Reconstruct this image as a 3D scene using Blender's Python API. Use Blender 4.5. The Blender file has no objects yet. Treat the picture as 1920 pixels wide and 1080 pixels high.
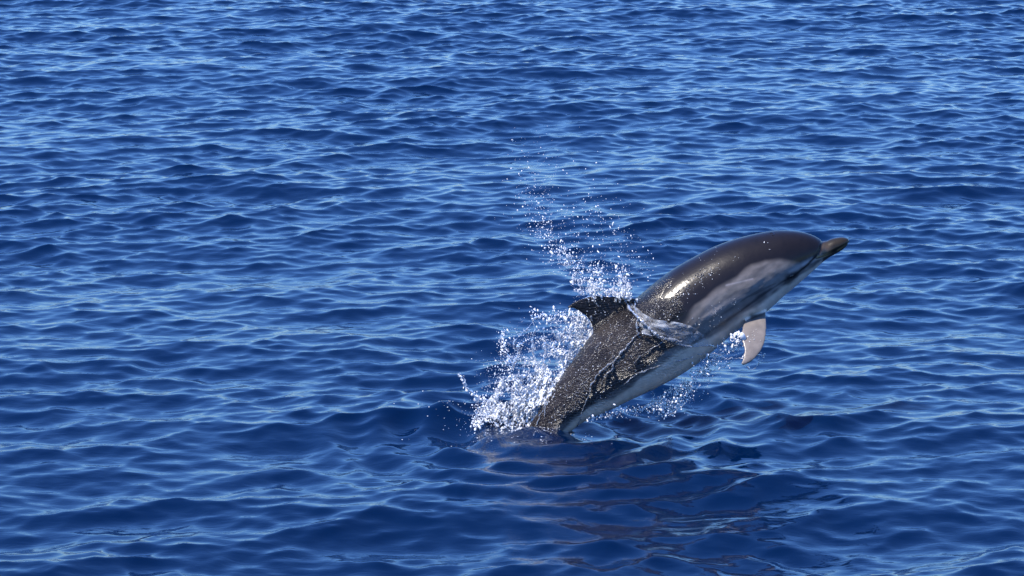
import bpy, math, random
import numpy as np
from mathutils import Vector

R = math.radians
rng = np.random.default_rng(11)
random.seed(11)
scene = bpy.context.scene
col = scene.collection

# ------------------------------------------------------------------ camera, sky, sun, exposure
CAM_H, CAM_D, PITCH = 3.22, 13.0, 11.5
FPX = 6310.0                      # focal length in pixels of the 1920 px wide frame
cam_d = bpy.data.cameras.new('camera')
cam = bpy.data.objects.new('camera', cam_d)
col.objects.link(cam)
cam.location = (0, -CAM_D, CAM_H)
cam.rotation_euler = (R(90 - PITCH), 0, 0)
cam_d.sensor_width = 36.0
cam_d.lens = 36.0 * FPX / 1920.0
cam_d.clip_start, cam_d.clip_end = 0.5, 20000
scene.camera = cam

SUN_EL, SUN_AZ = 59.0, -114.0      # azimuth clockwise from +Y (the view direction)
sd = Vector((math.sin(R(SUN_AZ)) * math.cos(R(SUN_EL)), math.cos(R(SUN_AZ)) * math.cos(R(SUN_EL)), math.sin(R(SUN_EL))))
world = bpy.data.worlds.new('World')
scene.world = world
world.use_nodes = True
wn = world.node_tree
for n in list(wn.nodes): wn.nodes.remove(n)
sky = wn.nodes.new('ShaderNodeTexSky')
sky.sky_type = 'NISHITA'
sky.sun_disc = False
sky.sun_elevation = R(SUN_EL)
sky.sun_rotation = R(SUN_AZ)
sky.altitude = 0
sky.air_density = 1.4
sky.dust_density = 0.0
sky.ozone_density = 6.0
bg = wn.nodes.new('ShaderNodeBackground')
bg.inputs['Strength'].default_value = 0.108
wo = wn.nodes.new('ShaderNodeOutputWorld')
tint = wn.nodes.new('ShaderNodeMix'); tint.data_type = 'RGBA'; tint.blend_type = 'MULTIPLY'
tint.inputs[0].default_value = 1.0
tint.inputs[7].default_value = (0.53, 0.825, 1.42, 1)      # the photograph's cool colour grade, the same over the whole sky
wn.links.new(sky.outputs[0], tint.inputs[6])
wn.links.new(tint.outputs[2], bg.inputs[0])
wn.links.new(bg.outputs[0], wo.inputs[0])

sun_d = bpy.data.lights.new('sun', 'SUN')
sun_d.energy = 4.6
sun_d.angle = R(0.53)
sun_d.color = (1.0, 0.93, 0.84)
sun = bpy.data.objects.new('sun', sun_d)
col.objects.link(sun)
sun.rotation_euler = sd.to_track_quat('Z', 'Y').to_euler()

scene.view_settings.view_transform = 'Standard'
scene.view_settings.look = 'None'
scene.view_settings.gamma = 1.0
scene.view_settings.use_curve_mapping = False
scene.view_settings.exposure = 0.87
scene.render.engine = 'CYCLES'
scene.cycles.use_denoising = True
scene.cycles.max_bounces = 8
scene.cycles.caustics_reflective = False
scene.cycles.caustics_refractive = False

# ------------------------------------------------------------------ helpers
def new_mat(name):
    m = bpy.data.materials.new(name)
    m.use_nodes = True
    nt = m.node_tree
    return m, nt, nt.nodes['Principled BSDF']

def mesh_obj(name, verts, faces, mat, parent=None, smooth=True):
    """verts (n,3) array, faces (m,3|4) array"""
    me = bpy.data.meshes.new(name)
    verts = np.asarray(verts, np.float32); faces = np.asarray(faces, np.int32)
    k = faces.shape[1]
    me.vertices.add(len(verts)); me.vertices.foreach_set('co', verts.ravel())
    me.loops.add(faces.size); me.loops.foreach_set('vertex_index', faces.ravel())
    me.polygons.add(len(faces))
    me.polygons.foreach_set('loop_start', np.arange(0, faces.size, k, dtype=np.int32))
    me.update(calc_edges=True)
    if smooth: me.polygons.foreach_set('use_smooth', np.ones(len(faces), bool))
    me.materials.append(mat)
    o = bpy.data.objects.new(name, me)
    col.objects.link(o)
    if parent: o.parent = parent
    return o

def smoothstep(a, b, x):
    t = np.clip((x - a) / (b - a), 0, 1)
    return t * t * (3 - 2 * t)

PIT = R(PITCH)
CP = np.array((0.0, -CAM_D, CAM_H))
FWD = np.array((0, math.cos(PIT), -math.sin(PIT)))
UPV = np.array((0, math.sin(PIT), math.cos(PIT)))
RGT = np.array((1.0, 0, 0))
def ray(px, py):
    px = np.asarray(px, float); py = np.asarray(py, float)
    d = FWD + ((px - 960) / FPX)[..., None] * RGT + ((540 - py) / FPX)[..., None] * UPV
    return d
def on_water(px, py, z=0.0):
    d = ray(px, py); t = (z - CP[2]) / d[..., 2]
    return CP + t[..., None] * d

# ------------------------------------------------------------------ the sea
TILE, NF = 26.0, 2048
def wave_fields():
    k1 = 2 * np.pi * np.fft.fftfreq(NF, TILE / NF)
    kx, ky = np.meshgrid(k1, k1, indexing='xy')
    k = np.hypot(kx, ky); k[0, 0] = 1
    a0 = R(-78)                                   # waves run towards the camera, crests tilted a little
    cosd = (kx * math.cos(a0) + ky * math.sin(a0)) / k
    P = np.zeros_like(k)
    def add(kp, amp, spread, lo=0.0):
        nonlocal P
        s = np.exp(-1.25 * (kp / k) ** 2) / k ** 4.0 * (lo + (1 - lo) * np.abs(cosd) ** spread)
        P = P + amp * s
    add(2 * np.pi / 1.4, 1.4, 4.0, 0.05)
    add(2 * np.pi / 0.54, 2.3, 2.0, 0.22)
    P *= np.exp(-(k * 0.0096) ** 2)
    P[0, 0] = 0
    g = np.random.default_rng(5)
    h = np.fft.fft2(g.standard_normal((NF, NF))) * np.sqrt(P)
    z = np.fft.ifft2(h).real
    sx = np.fft.ifft2(1j * kx * h).real; sy = np.fft.ifft2(1j * ky * h).real
    slope = math.sqrt((sx ** 2 + sy ** 2).mean())
    f = SLOPE_RMS / slope
    dx = np.fft.ifft2(1j * kx / k * h).real * f
    dy = np.fft.ifft2(1j * ky / k * h).real * f
    return (z * f).astype(np.float32), dx.astype(np.float32), dy.astype(np.float32)
SLOPE_RMS = 0.178
CHOP = 1.45
WZ, WX, WY = wave_fields()
print('wave rms', WZ.std())

def tile_sample(F, x, y):
    u = (x / TILE * NF) % NF; v = (y / TILE * NF) % NF
    i = np.floor(u).astype(int); j = np.floor(v).astype(int)
    fu = u - i; fv = v - j
    fu = fu * 1.0; i1 = (i + 1) % NF; j1 = (j + 1) % NF; i %= NF; j %= NF
    return (F[j, i] * (1 - fu) + F[j, i1] * fu) * (1 - fv) + (F[j1, i] * (1 - fu) + F[j1, i1] * fu) * fv

ENTRY = on_water(1035, 806)       # where the body leaves the water
def sea_disp(x, y):
    """displacement (dx, dy, dz) of the sea surface at rest position x, y"""
    X = x + 3.1; Y = y + 1.7
    r = np.hypot(np.maximum(np.abs(x) - 5.0, 0), np.maximum(np.abs(y - 6.5) - 10, 0))
    fade = np.exp(-r / 60.0)
    dz = tile_sample(WZ, X, Y); dx = tile_sample(WX, X, Y); dy = tile_sample(WY, X, Y)
    gust = 1 + 0.22 * np.sin(0.9 * x + 0.7 * y + 1.3 * np.sin(0.5 * y + 0.4)) * np.sin(1.1 * y - 0.5 * x + 1.0)
    dz = dz * gust; dx = dx * gust; dy = dy * gust
    # long low swell
    dz = dz * fade
    dz = dz + 0.012 * np.sin(2 * np.pi * (0.22 * y + 0.05 * x) + 0.6) + 0.010 * np.sin(2 * np.pi * (0.36 * y - 0.09 * x) + 2.1)
    # around the body: the water domes up where it leaves, drops away under the belly
    ex, ey = ENTRY[0], ENTRY[1]
    q = np.hypot((x - ex + 0.02) / 0.34, (y - ey + 0.30) / 0.26)
    dz = dz + 0.018 * np.exp(-q ** 2)
    q = np.hypot((x - ex - 0.33) / 0.30, (y - ey - 0.12) / 0.30)
    dz = dz - 0.035 * np.exp(-q ** 2)
    q = np.hypot((x - ex + 0.42) / 0.28, (y - ey - 0.22) / 0.25)
    dz = dz + 0.04 * np.exp(-q ** 2)
    rr = np.hypot(x - ex, y - ey + 0.1)
    rc = np.hypot(x - ex - 0.02, (y - ey) * 0.8)
    dz = dz + 0.010 * np.exp(-((rc - 0.13) / 0.05) ** 2) * (1 + 0.5 * np.sin(3 * np.arctan2(y - ey, x - ex) + 1))
    dz = dz + 0.010 * np.exp(-((rr - 0.55) / 0.5) ** 2) * np.sin(rr * 2 * np.pi / 0.21)
    return CHOP * dx * fade, CHOP * dy * fade, dz

def axis(core0, core1, step, far, grow):
    a = list(np.arange(core0, core1, step))
    s = step; lo = []; v = core0
    while v > -far: s *= grow; v -= s; lo.append(v)
    s = step; hi = []; v = a[-1]
    while v < far: s *= grow; v += s; hi.append(v)
    return np.array(lo[::-1] + a + hi)
gx = axis(-4.8, 4.8, 0.0145, 9000, 1.12)
gy = axis(-2.5, 15.5, 0.0205, 9000, 1.12)
X, Y = np.meshgrid(gx, gy, indexing='xy')
dx, dy, dz = sea_disp(X.ravel(), Y.ravel())
co = np.stack((X.ravel() + dx, Y.ravel() + dy, dz), 1)
nx, ny = len(gx), len(gy)
ii, jj = np.meshgrid(np.arange(nx - 1), np.arange(ny - 1), indexing='xy')
b = (jj * nx + ii).ravel()
faces = np.stack((b, b + 1, b + nx + 1, b + nx), 1)

m_sea, nt, bs = new_mat('sea_water')
bs.inputs['Base Color'].default_value = (0.00002, 0.0058, 0.0270, 1)
bs.inputs['Roughness'].default_value = 0.06
bs.inputs['IOR'].default_value = 1.333
geo = nt.nodes.new('ShaderNodeNewGeometry')
mp = nt.nodes.new('ShaderNodeMapping'); mp.inputs['Scale'].default_value = (0.55, 1.0, 1.0)
mp.inputs['Rotation'].default_value = (0, 0, R(-8))
nz = nt.nodes.new('ShaderNodeTexNoise'); nz.inputs['Scale'].default_value = 26; nz.inputs['Detail'].default_value = 3.5; nz.inputs['Distortion'].default_value = 0.5
bp = nt.nodes.new('ShaderNodeBump'); bp.inputs['Strength'].default_value = 1.0; bp.inputs['Distance'].default_value = 0.0016
L = nt.links.new
L(geo.outputs['Position'], mp.inputs['Vector']); L(mp.outputs[0], nz.inputs['Vector'])
L(nz.outputs['Fac'], bp.inputs['Height']); L(bp.outputs[0], bs.inputs['Normal'])
sea = mesh_obj('sea', co, faces, m_sea)
sea['kind'] = 'structure'
print('sea faces', len(faces))

# ------------------------------------------------------------------ noise tables
def smooth_noise(shape, lo, hi, seed):
    """periodic band-limited noise, unit variance; features between lo and hi cells across"""
    g = np.random.default_rng(seed).standard_normal(shape)
    f = np.meshgrid(*[np.fft.fftfreq(n) for n in shape], indexing='ij')
    k = np.sqrt(sum(a * a for a in f))
    w = np.exp(-(k * lo) ** 2) * (1 - np.exp(-(k * hi) ** 2)) / np.maximum(k, 1e-3) ** (len(shape) / 2 + 0.3)
    r = np.fft.ifftn(np.fft.fftn(g) * w).real
    return (r / r.std()).astype(np.float32)
N2 = [smooth_noise((256, 256), 5, 40, 20 + i) for i in range(3)]
N3 = [smooth_noise((96, 96, 96), 5, 20, 40 + i) for i in range(4)]
def n2(i, x, y):
    F = N2[i]; n = 256
    a = np.floor(x).astype(int); b_ = np.floor(y).astype(int); fx = x - a; fy = y - b_
    a0, a1, b0, b1 = a % n, (a + 1) % n, b_ % n, (b_ + 1) % n
    return (F[a0, b0] * (1 - fx) + F[a1, b0] * fx) * (1 - fy) + (F[a0, b1] * (1 - fx) + F[a1, b1] * fx) * fy
def n3(i, p):
    F = N3[i]; n = 96
    a = np.floor(p).astype(int); f = (p - a).astype(np.float32); a0 = a % n; a1 = (a + 1) % n
    r = 0
    for cx in (0, 1):
        for cy in (0, 1):
            for cz in (0, 1):
                w = (f[..., 0] if cx else 1 - f[..., 0]) * (f[..., 1] if cy else 1 - f[..., 1]) * (f[..., 2] if cz else 1 - f[..., 2])
                r = r + w * F[(a1 if cx else a0)[..., 0], (a1 if cy else a0)[..., 1], (a1 if cz else a0)[..., 2]]
    return r

# ------------------------------------------------------------------ the dolphin's own frame: u right, v up, w towards the boat
LEAN = R(13.8)
AU = RGT; AV = np.array((0, math.sin(LEAN), math.cos(LEAN))); AW = np.array((0, -math.cos(LEAN), math.sin(LEAN)))
A0 = on_water(1030, 808)
def uv(px, py, w=0.0):
    d = ray(px, py); t = ((A0 + AW * w - CP) @ AW) / (d @ AW)
    p = CP + t[..., None] * d - A0
    return np.stack((p @ AU, p @ AV), -1)
def to_world(u, v, w):
    return A0 + np.asarray(u)[..., None] * AU + np.asarray(v)[..., None] * AV + np.asarray(w)[..., None] * AW
def to_px(P):
    q = P - CP; z = q @ FWD
    return np.stack((960 + FPX * (q @ RGT) / z, 540 - FPX * (q @ UPV) / z), -1)
def cspline(P, t):
    """Catmull-Rom through rows of P at parameters t (row numbers)"""
    P = np.asarray(P, float); n = len(P)
    i = np.clip(np.floor(t).astype(int), 0, n - 2); f = (t - i)[:, None]
    g = lambda k: P[np.clip(k, 0, n - 1)]
    p0, p1, p2, p3 = g(i - 1), g(i), g(i + 1), g(i + 2)
    return 0.5 * (2 * p1 + (p2 - p0) * f + (2 * p0 - 5 * p1 + 4 * p2 - p3) * f ** 2 + (3 * p1 - p0 - 3 * p2 + p3) * f ** 3)

ROLL = R(14)
# outline stations from beak tip to fluke root: back x y, belly x y, width / height
ST = np.array([
 (1592.8,451.5,1592.8,453.5,1.0),(1588,446.5,1589.5,459,1.25),(1576,444.8,1580,468,1.2),(1560,447.5,1566,476.5,1.15),(1547,452.5,1553,484,1.1),
 (1538,449,1542,492,1.1),(1526,442,1532,501,1.05),(1508,436,1518,514,1.02),(1485,432.5,1502,528,1.0),(1458,432,1485,543,0.98),
 (1430,435.5,1467,558,0.96),(1400,442,1449,574,0.95),(1370,450.5,1428,591,0.95),(1335,464,1405,605,0.95),(1300,482,1376,625,0.95),
 (1262,504,1343,653,0.94),(1228,529,1311,680,0.93),(1197,555,1275,704,0.92),(1165,580,1235,726,0.90),(1135,603,1195,745,0.86),
 (1108,630,1158,763,0.82),(1082,664,1124,780,0.78),(1055,701,1091,794,0.74),(1030,738,1068,812,0.70),(1006,775,1050,832,0.68),
 (985,810,1028,853,0.66),(962,850,990,874,0.62),(940,888,962,904,0.7),(922,916,938,926,1.0)])
NS = len(ST)
Tuv, Buv = uv(ST[:, 0], ST[:, 1]), uv(ST[:, 2], ST[:, 3])
NR, NA = 300, 72
tt = np.linspace(0, NS - 1, NR)
Tr, Br = cspline(Tuv, tt), cspline(Buv, tt)
wr = cspline(ST[:, 4:5], tt)[:, 0]
Cr = (Tr + Br) / 2
Er = (Tr - Br); Hr = np.linalg.norm(Er, axis=1) / 2; Er = Er / (2 * Hr[:, None])
Wr = Hr * wr
th = np.linspace(0, 2 * np.pi, NA, endpoint=False)
cr, sr = math.cos(ROLL), math.sin(ROLL)
ct, st_ = np.cos(th), np.sin(th)
m_ = Hr[:, None] * ct[None]; n_ = Wr[:, None] * st_[None]
d_ = m_ * cr - n_ * sr; w_ = m_ * sr + n_ * cr
UVW = np.concatenate((Cr[:, None, :] + d_[..., None] * Er[:, None, :], w_[..., None]), 2)
V = [UVW.reshape(-1, 3)]
Fq = []
for i in range(NR - 1):
    for j in range(NA):
        k = (j + 1) % NA
        Fq.append((i * NA + j, i * NA + k, (i + 1) * NA + k, (i + 1) * NA + j))
nv = NR * NA
V.append(np.array([[*Cr[0], 0], [*Cr[-1], 0]]))
tri = [(nv, (j + 1) % NA, j) for j in range(NA)] + [(nv + 1, (NR - 1) * NA + j, (NR - 1) * NA + (j + 1) % NA) for j in range(NA)]
BV, BF = np.concatenate(V), [tuple(f) for f in Fq] + tri

def blade(LE, TE, thick, nseg=28, nch=14, wfun=None):
    """closed foil from leading/trailing edge curves given as rows (u, v, w); thick along a fixed normal"""
    t = np.linspace(0, 1, nseg)
    a = cspline(LE, t * (len(LE) - 1)); b = cspline(TE, t * (len(TE) - 1))
    nrm = wfun
    vs, fs = [], []
    c = (1 - np.cos(np.linspace(0, np.pi, nch))) / 2
    prof = np.maximum(4 * c * (1 - c), 0) ** 0.38
    loop = np.concatenate((c, c[-2:0:-1])); hp = np.concatenate((prof, -prof[-2:0:-1])) * 0.5
    nl = len(loop)
    for i in range(nseg):
        ch = np.linalg.norm(b[i] - a[i])
        P = a[i] + (b[i] - a[i]) * loop[:, None] + nrm * (hp * max(thick * ch, 0.012))[:, None]
        vs.append(P)
    for i in range(nseg - 1):
        for j in range(nl):
            k = (j + 1) % nl
            fs.append((i * nl + j, i * nl + k, (i + 1) * nl + k, (i + 1) * nl + j))
    fs.append(tuple(range(nl))[::-1]); fs.append(tuple(range((nseg - 1) * nl, nseg * nl)))
    return np.concatenate(vs), fs

def ring_at(p2):
    """nearest ring index for a point in the u, v plane"""
    k = ((p2[:, None, :] - Cr[None]) ** 2).sum(2)
    return k.argmin(1)
def frame_mn(P):
    """u v w -> ring index, dorsal offset m, lateral offset n (positive = side towards the boat)"""
    P = np.asarray(P)
    i = np.empty(len(P), int)
    for s0 in range(0, len(P), 20000): i[s0:s0 + 20000] = ring_at(P[s0:s0 + 20000, :2])
    d = ((P[:, :2] - Cr[i]) * Er[i]).sum(1); w = P[:, 2]
    a = ((P[:, :2] - Cr[i]) - d[:, None] * Er[i])
    return i, d * cr + w * sr, -d * sr + w * cr, a
def mid_w(P2):
    """depth of the middle plane at points of the u, v plane"""
    i = ring_at(P2); d = ((P2 - Cr[i]) * Er[i]).sum(1)
    return d * sr / cr
def put(pxs, w):
    p = uv(np.array([q[0] for q in pxs]), np.array([q[1] for q in pxs]))
    return np.concatenate((p, np.broadcast_to(np.asarray(w, float), (len(p),))[:, None]), 1)

parts = [(BV, BF)]
# dorsal fin
LE = put([(1216, 572), (1190, 560), (1166, 557.5), (1140, 556), (1112, 556), (1088, 562), (1072, 570), (1063, 577)], 0)
TE = put([(1124, 652), (1114, 632), (1110, 615), (1105, 603), (1097, 593), (1085, 584.5), (1074, 579), (1065, 579)], 0)
LE[:, 2] = mid_w(LE[:, :2]); TE[:, 2] = mid_w(TE[:, :2])
wfin = np.array((0, 0, 1.0))
parts.append(blade(LE, TE, 0.09, wfun=wfin))
# pectoral fins
LE = put([(1437, 574), (1434, 590), (1433.5, 612), (1431, 634), (1424, 655), (1410, 673), (1396, 683), (1386, 687)], [0.03, 0.07, 0.11, 0.145, 0.17, 0.19, 0.20, 0.205])
TE = put([(1398, 592), (1392, 606), (1387, 619), (1385, 637), (1389, 655), (1388, 669), (1385, 679), (1383, 684)], [0.05, 0.09, 0.125, 0.15, 0.175, 0.19, 0.20, 0.205])
nf = np.array((-0.45, 0.45, 0.80)); nf /= np.linalg.norm(nf)
pv, pf = blade(LE, TE, 0.13, wfun=nf)
parts.append((pv, pf))
kf = ring_at(uv(np.array([1410.0]), np.array([560.0])))[0]
d = ((pv[:, :2] - Cr[kf]) * Er[kf]).sum(1); a_ = (pv[:, :2] - Cr[kf]) - d[:, None] * Er[kf]
m1 = d * cr + pv[:, 2] * sr; n1 = -(-d * sr + pv[:, 2] * cr)
far = np.concatenate((Cr[kf] + a_ + (m1 * cr - n1 * sr)[:, None] * Er[kf], (m1 * sr + n1 * cr)[:, None]), 1)
parts.append((far, [f[::-1] for f in pf]))
# flukes, under water
ax = Cr[-1] - Cr[-12]; ax /= np.linalg.norm(ax)
for sg in (1, -1):
    c0 = np.array([*Cr[-6], 0.0]); A3 = np.array([*ax, 0]); N3v = np.array([*(-sr * Er[-1]), cr]) * sg
    LE = [c0 - A3 * 0.03, c0 + A3 * 0.03 + N3v * 0.09, c0 + A3 * 0.09 + N3v * 0.17, c0 + A3 * 0.16 + N3v * 0.23]
    TE = [c0 + A3 * 0.10, c0 + A3 * 0.135 + N3v * 0.08, c0 + A3 * 0.155 + N3v * 0.16, c0 + A3 * 0.17 + N3v * 0.235]
    fn = np.array([*(cr * Er[-1]), sr])
    parts.append(blade(LE, TE, 0.10, wfun=fn))

vv, ff, off = [], [], 0
for v_, f_ in parts:
    vv.append(v_); ff += [tuple(i + off for i in f) for f in f_]; off += len(v_)
vv = np.concatenate(vv)
tmp = bpy.data.meshes.new('tmp'); tmp.from_pydata(vv.tolist(), [], ff); tmp.update()
import bmesh
bm = bmesh.new(); bm.from_mesh(tmp); bmesh.ops.recalc_face_normals(bm, faces=bm.faces); bm.to_mesh(tmp); bm.free()
to = bpy.data.objects.new('tmp', tmp); col.objects.link(to)
md = to.modifiers.new('r', 'REMESH'); md.mode = 'VOXEL'; md.voxel_size = 0.0039
md = to.modifiers.new('s', 'SMOOTH'); md.factor = 0.5; md.iterations = 5
bpy.context.view_layer.update()
ev = to.evaluated_get(bpy.context.evaluated_depsgraph_get())
me = ev.to_mesh()
P = np.empty(len(me.vertices) * 3, np.float32); me.vertices.foreach_get('co', P); P = P.reshape(-1, 3).astype(float)
nq = len(me.loops); li = np.empty(nq, np.int32); me.loops.foreach_get('vertex_index', li)
ls = np.empty(len(me.polygons), np.int32); me.polygons.foreach_get('loop_start', ls)
assert len(li) == 4 * len(ls)
QF = li.reshape(-1, 4)
NRM = np.empty(len(P) * 3, np.float32); me.vertices.foreach_get('normal', NRM); NRM = NRM.reshape(-1, 3).astype(float)
ev.to_mesh_clear(); bpy.data.objects.remove(to)
print('dolphin verts', len(P))

# side-view coordinates of each vertex in picture pixels, the same for both flanks
ri, mm, nn, aa = frame_mn(P)
na = np.abs(nn)
dn = mm * cr - na * sr
Q2 = Cr[ri] + aa + dn[:, None] * Er[ri]
PXQ = to_px(to_world(Q2[:, 0], Q2[:, 1], np.zeros(len(P))))
rr_ = dn / Hr[ri]                       # +1 back contour, -1 belly contour
ang = np.degrees(np.arctan2(na, mm))    # 0 on the back, 180 on the belly
tv = tt[ri]                             # station number

def seg_dist(pts, line):
    """distance to a polyline, side sign (+ above the line when it runs left to right) and nearest parameter"""
    line = np.array(line, float); best = np.full(len(pts), 1e9); sg = np.zeros(len(pts)); par = np.zeros(len(pts))
    for i in range(len(line) - 1):
        a, b2 = line[i], line[i + 1]; e = b2 - a; L2 = e @ e
        t = np.clip(((pts - a) @ e) / L2, 0, 1)
        q = a + t[:, None] * e; dd = np.hypot(*(pts - q).T)
        c = e[0] * (pts[:, 1] - a[1]) - e[1] * (pts[:, 0] - a[0])
        k = dd < best
        best[k] = dd[k]; sg[k] = np.where(c[k] < 0, 1, -1); par[k] = i + t[k]
    return best, sg, par
def side(line): d, s, p = seg_dist(PXQ, line); return d * s

# --- relief: beak crease, mouth line, stripe folds
disp = np.zeros(len(P))
isbody = (np.hypot(mm / Hr[ri], nn / Wr[ri]) < 1.07)
d, s, p = seg_dist(PXQ, [(1529, 487), (1545, 481), (1565, 471.5), (1591, 456)])
disp -= 0.0035 * np.exp(-(d / 1.6) ** 2) * (tv < 6.5)
d, s, p = seg_dist(PXQ, [(1543, 449), (1540, 458), (1535, 470), (1530, 482), (1516, 493)])
disp -= 0.0045 * np.exp(-(d / 2.6) ** 2) * (tv < 8) * (1 - 0.5 * smoothstep(2, 4, p))
d, s, p = seg_dist(PXQ, [(1499, 505), (1490, 511), (1478, 519)])
disp -= 0.003 * np.exp(-(d / 4.0) ** 2)
# long shallow folds along the flank behind the head
fold = n2(0, tv * 9, rr_ * 46) * 0.0008 * smoothstep(8.5, 12, tv) * (1 - smoothstep(17, 19, tv)) * smoothstep(0.25, -0.1, rr_) * isbody
disp += fold
disp += n2(1, PXQ[:, 0] * 0.35, PXQ[:, 1] * 0.35) * 0.0012 * smoothstep(17, 20, tv) * isbody
P = P + NRM * disp[:, None]

# --- skin pigment
st1 = n2(0, tv * 7 + 9, rr_ * 40 + 3); st2 = n2(1, tv * 10, rr_ * 85); sp = n2(2, PXQ[:, 0] * 0.9, PXQ[:, 1] * 0.9)
jit = st1 * 2.2 + st2 * 1.2
def mixc(c, new, k):
    new = np.asarray(new, float)
    return c * (1 - k[:, None]) + (new if new.ndim == 2 else new[None]) * k[:, None]
cape = np.array((0.0085, 0.0070, 0.0070)); flank = np.array((0.170, 0.150, 0.137)); belly = np.array((0.72, 0.59, 0.47)); black = np.array((0.006, 0.005, 0.005))
C = np.tile(flank, (len(P), 1)) * (1 + 0.10 * st2 + 0.10 * st1)[:, None]
amp = smoothstep(1460, 1300, PXQ[:, 0])
# cape lower edge
e = side([(985, 832), (1050, 795), (1104, 758), (1155, 730), (1192, 703), (1233, 668), (1268, 628), (1300, 575), (1337, 546), (1365, 530), (1383, 515), (1404, 500), (1430, 491.5), (1457, 488.5), (1478, 492), (1497, 494), (1512, 488), (1532, 476), (1600, 440)])
C = mixc(C, cape[None] * (1 + 1.6 * smoothstep(16.5, 19, tv))[:, None] * np.array((1.06, 0.98, 0.9)), smoothstep(-9, 4, e + jit * (0.15 + 0.9 * amp)))
# darker band under the cape behind the fin
e2 = side([(985, 830), (1050, 794), (1104, 756), (1155, 728), (1192, 702), (1236, 666), (1290, 640), (1300, 636)])
C = mixc(C, black * 1.6, smoothstep(-3, 4, e2 + jit * 1.6) * smoothstep(1320, 1235, PXQ[:, 0]) * (e < 4))
# dark stripes from the eye back along the flank
for ln, wd, dk in (([(1468, 528), (1440, 545), (1400, 574), (1360, 602), (1320, 628)], 2.6, 0.85), ([(1478, 524), (1440, 538), (1395, 560), (1350, 592)], 1.5, 0.55), ([(1470, 530), (1450, 556), (1430, 578)], 1.8, 0.5)):
    d, s, p = seg_dist(PXQ, ln)
    C = mixc(C, (0.035, 0.032, 0.036), np.exp(-((d + st2 * 0.8) / wd) ** 2) * dk * (1 - 0.5 * smoothstep(1400, 1320, PXQ[:, 0])))
# pale belly
b1 = -side([(985, 845), (1060, 800), (1104, 768), (1155, 742), (1192, 714), (1233, 680), (1265, 658), (1300, 642), (1340, 628), (1372, 607), (1402, 582), (1440, 555), (1470, 532), (1500, 514), (1530, 493), (1560, 481), (1600, 460)])
C = mixc(C, belly, smoothstep(-3, 6, b1 + jit * 1.0) * 0.95 * isbody)
C = mixc(C, belly, smoothstep(120, 140, ang) * isbody * (tv > 5))
# pale patch over the eye and its black surround
d, s, p = seg_dist(PXQ, [(1478, 513), (1492, 505), (1505, 497), (1520, 489)])
C = mixc(C, (0.36, 0.33, 0.32), np.exp(-(d / 4.6) ** 2) * 0.9)
d, s, p = seg_dist(PXQ, [(1474, 524), (1486, 518.5), (1497, 510), (1515, 494.5), (1533, 477), (1541, 456)])
C = mixc(C, (0.008, 0.007, 0.008), np.exp(-(d / (6.4 - 3.9 * smoothstep(0.7, 2, p))) ** 2) * 0.97)
# beak: dark above, tan along the mouth, dark lip
bk = smoothstep(5.3, 4.8, tv) * smoothstep(1538, 1543, PXQ[:, 0] + (PXQ[:, 1] - 460) * 0.35)
C = mixc(C, (0.022, 0.017, 0.010), bk)
C = mixc(C, (0.12, 0.09, 0.068), bk * np.exp(-(((PXQ[:, 0] - 1545) / 9) ** 2 + ((PXQ[:, 1] - 470) / 10) ** 2)) * 0.8)
lw = -side([(1529, 487), (1545, 481), (1565, 471.5), (1591, 456)])
C = mixc(C, (0.045, 0.035, 0.028), bk * smoothstep(1.5, 3.0, lw))
d, s, p = seg_dist(PXQ, [(1531, 484), (1545, 480), (1560, 473.5)])
C = mixc(C, (0.40, 0.29, 0.13), np.exp(-((d) / 2.0) ** 2) * 0.85 * smoothstep(2.2, 1.2, p))
d, s, p = seg_dist(PXQ, [(1570, 470), (1591, 455)])
C = mixc(C, (0.22, 0.16, 0.07), np.exp(-((d) / 1.6) ** 2) * 0.6)
C = mixc(C, (0.012, 0.010, 0.008), np.exp(-(np.abs(lw) / 0.9) ** 2) * 0.8 * (tv < 6.3))
# fins
outb = ~isbody
fin = outb & (mm > 0) & (tv > 15)
C = mixc(C, (0.010, 0.008, 0.008), fin * 1.0)
fl = outb & (tv < 16) & (tv > 8) & (mm < 0)
C = mixc(C, np.array((0.17, 0.147, 0.130)), fl * 1.0)
C = mixc(C, (0.03, 0.027, 0.03), smoothstep(604, 594, PXQ[:, 1] + (PXQ[:, 0] - 1415) * 0.45) * smoothstep(1398, 1408, PXQ[:, 0]) * (PXQ[:, 0] < 1440) * smoothstep(584, 594, PXQ[:, 1]) * 0.9)  # shade where the flipper meets the body, painted into the skin colour
# scratches
for x0, y0, x1, y1 in ((1357, 538, 1406, 526),):
    d, s, p = seg_dist(PXQ, [(x0, y0), (x1, y1)])
    C = mixc(C, (0.42, 0.38, 0.38), np.exp(-(d / 1.6) ** 2) * (0.42 if y0 == 538 else 0.16))
C = np.clip(C * (1 + 0.06 * sp)[:, None], 0.004, 0.9)
rough = smoothstep(15.0, 18.0, tv + 0.6 * st1) * (0.55 + 0.6 * smoothstep(-0.6, 0.8, n2(2, tv * 8, rr_ * 16))) * smoothstep(1.2, 0.6, rr_ * 0 + 0.5) * (1 - 0.75 * smoothstep(-0.45, -0.8, rr_))
rough = rough * isbody + fl * 0.05 + fin * 0.25

WP = to_world(P[:, 0], P[:, 1], P[:, 2])
root = bpy.data.objects.new('dolphin', None); col.objects.link(root)
root.location = Vector(A0)
root['label'] = 'dark grey dolphin with a pale belly leaping out of the blue sea towards the right'
root['category'] = 'dolphin'

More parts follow.
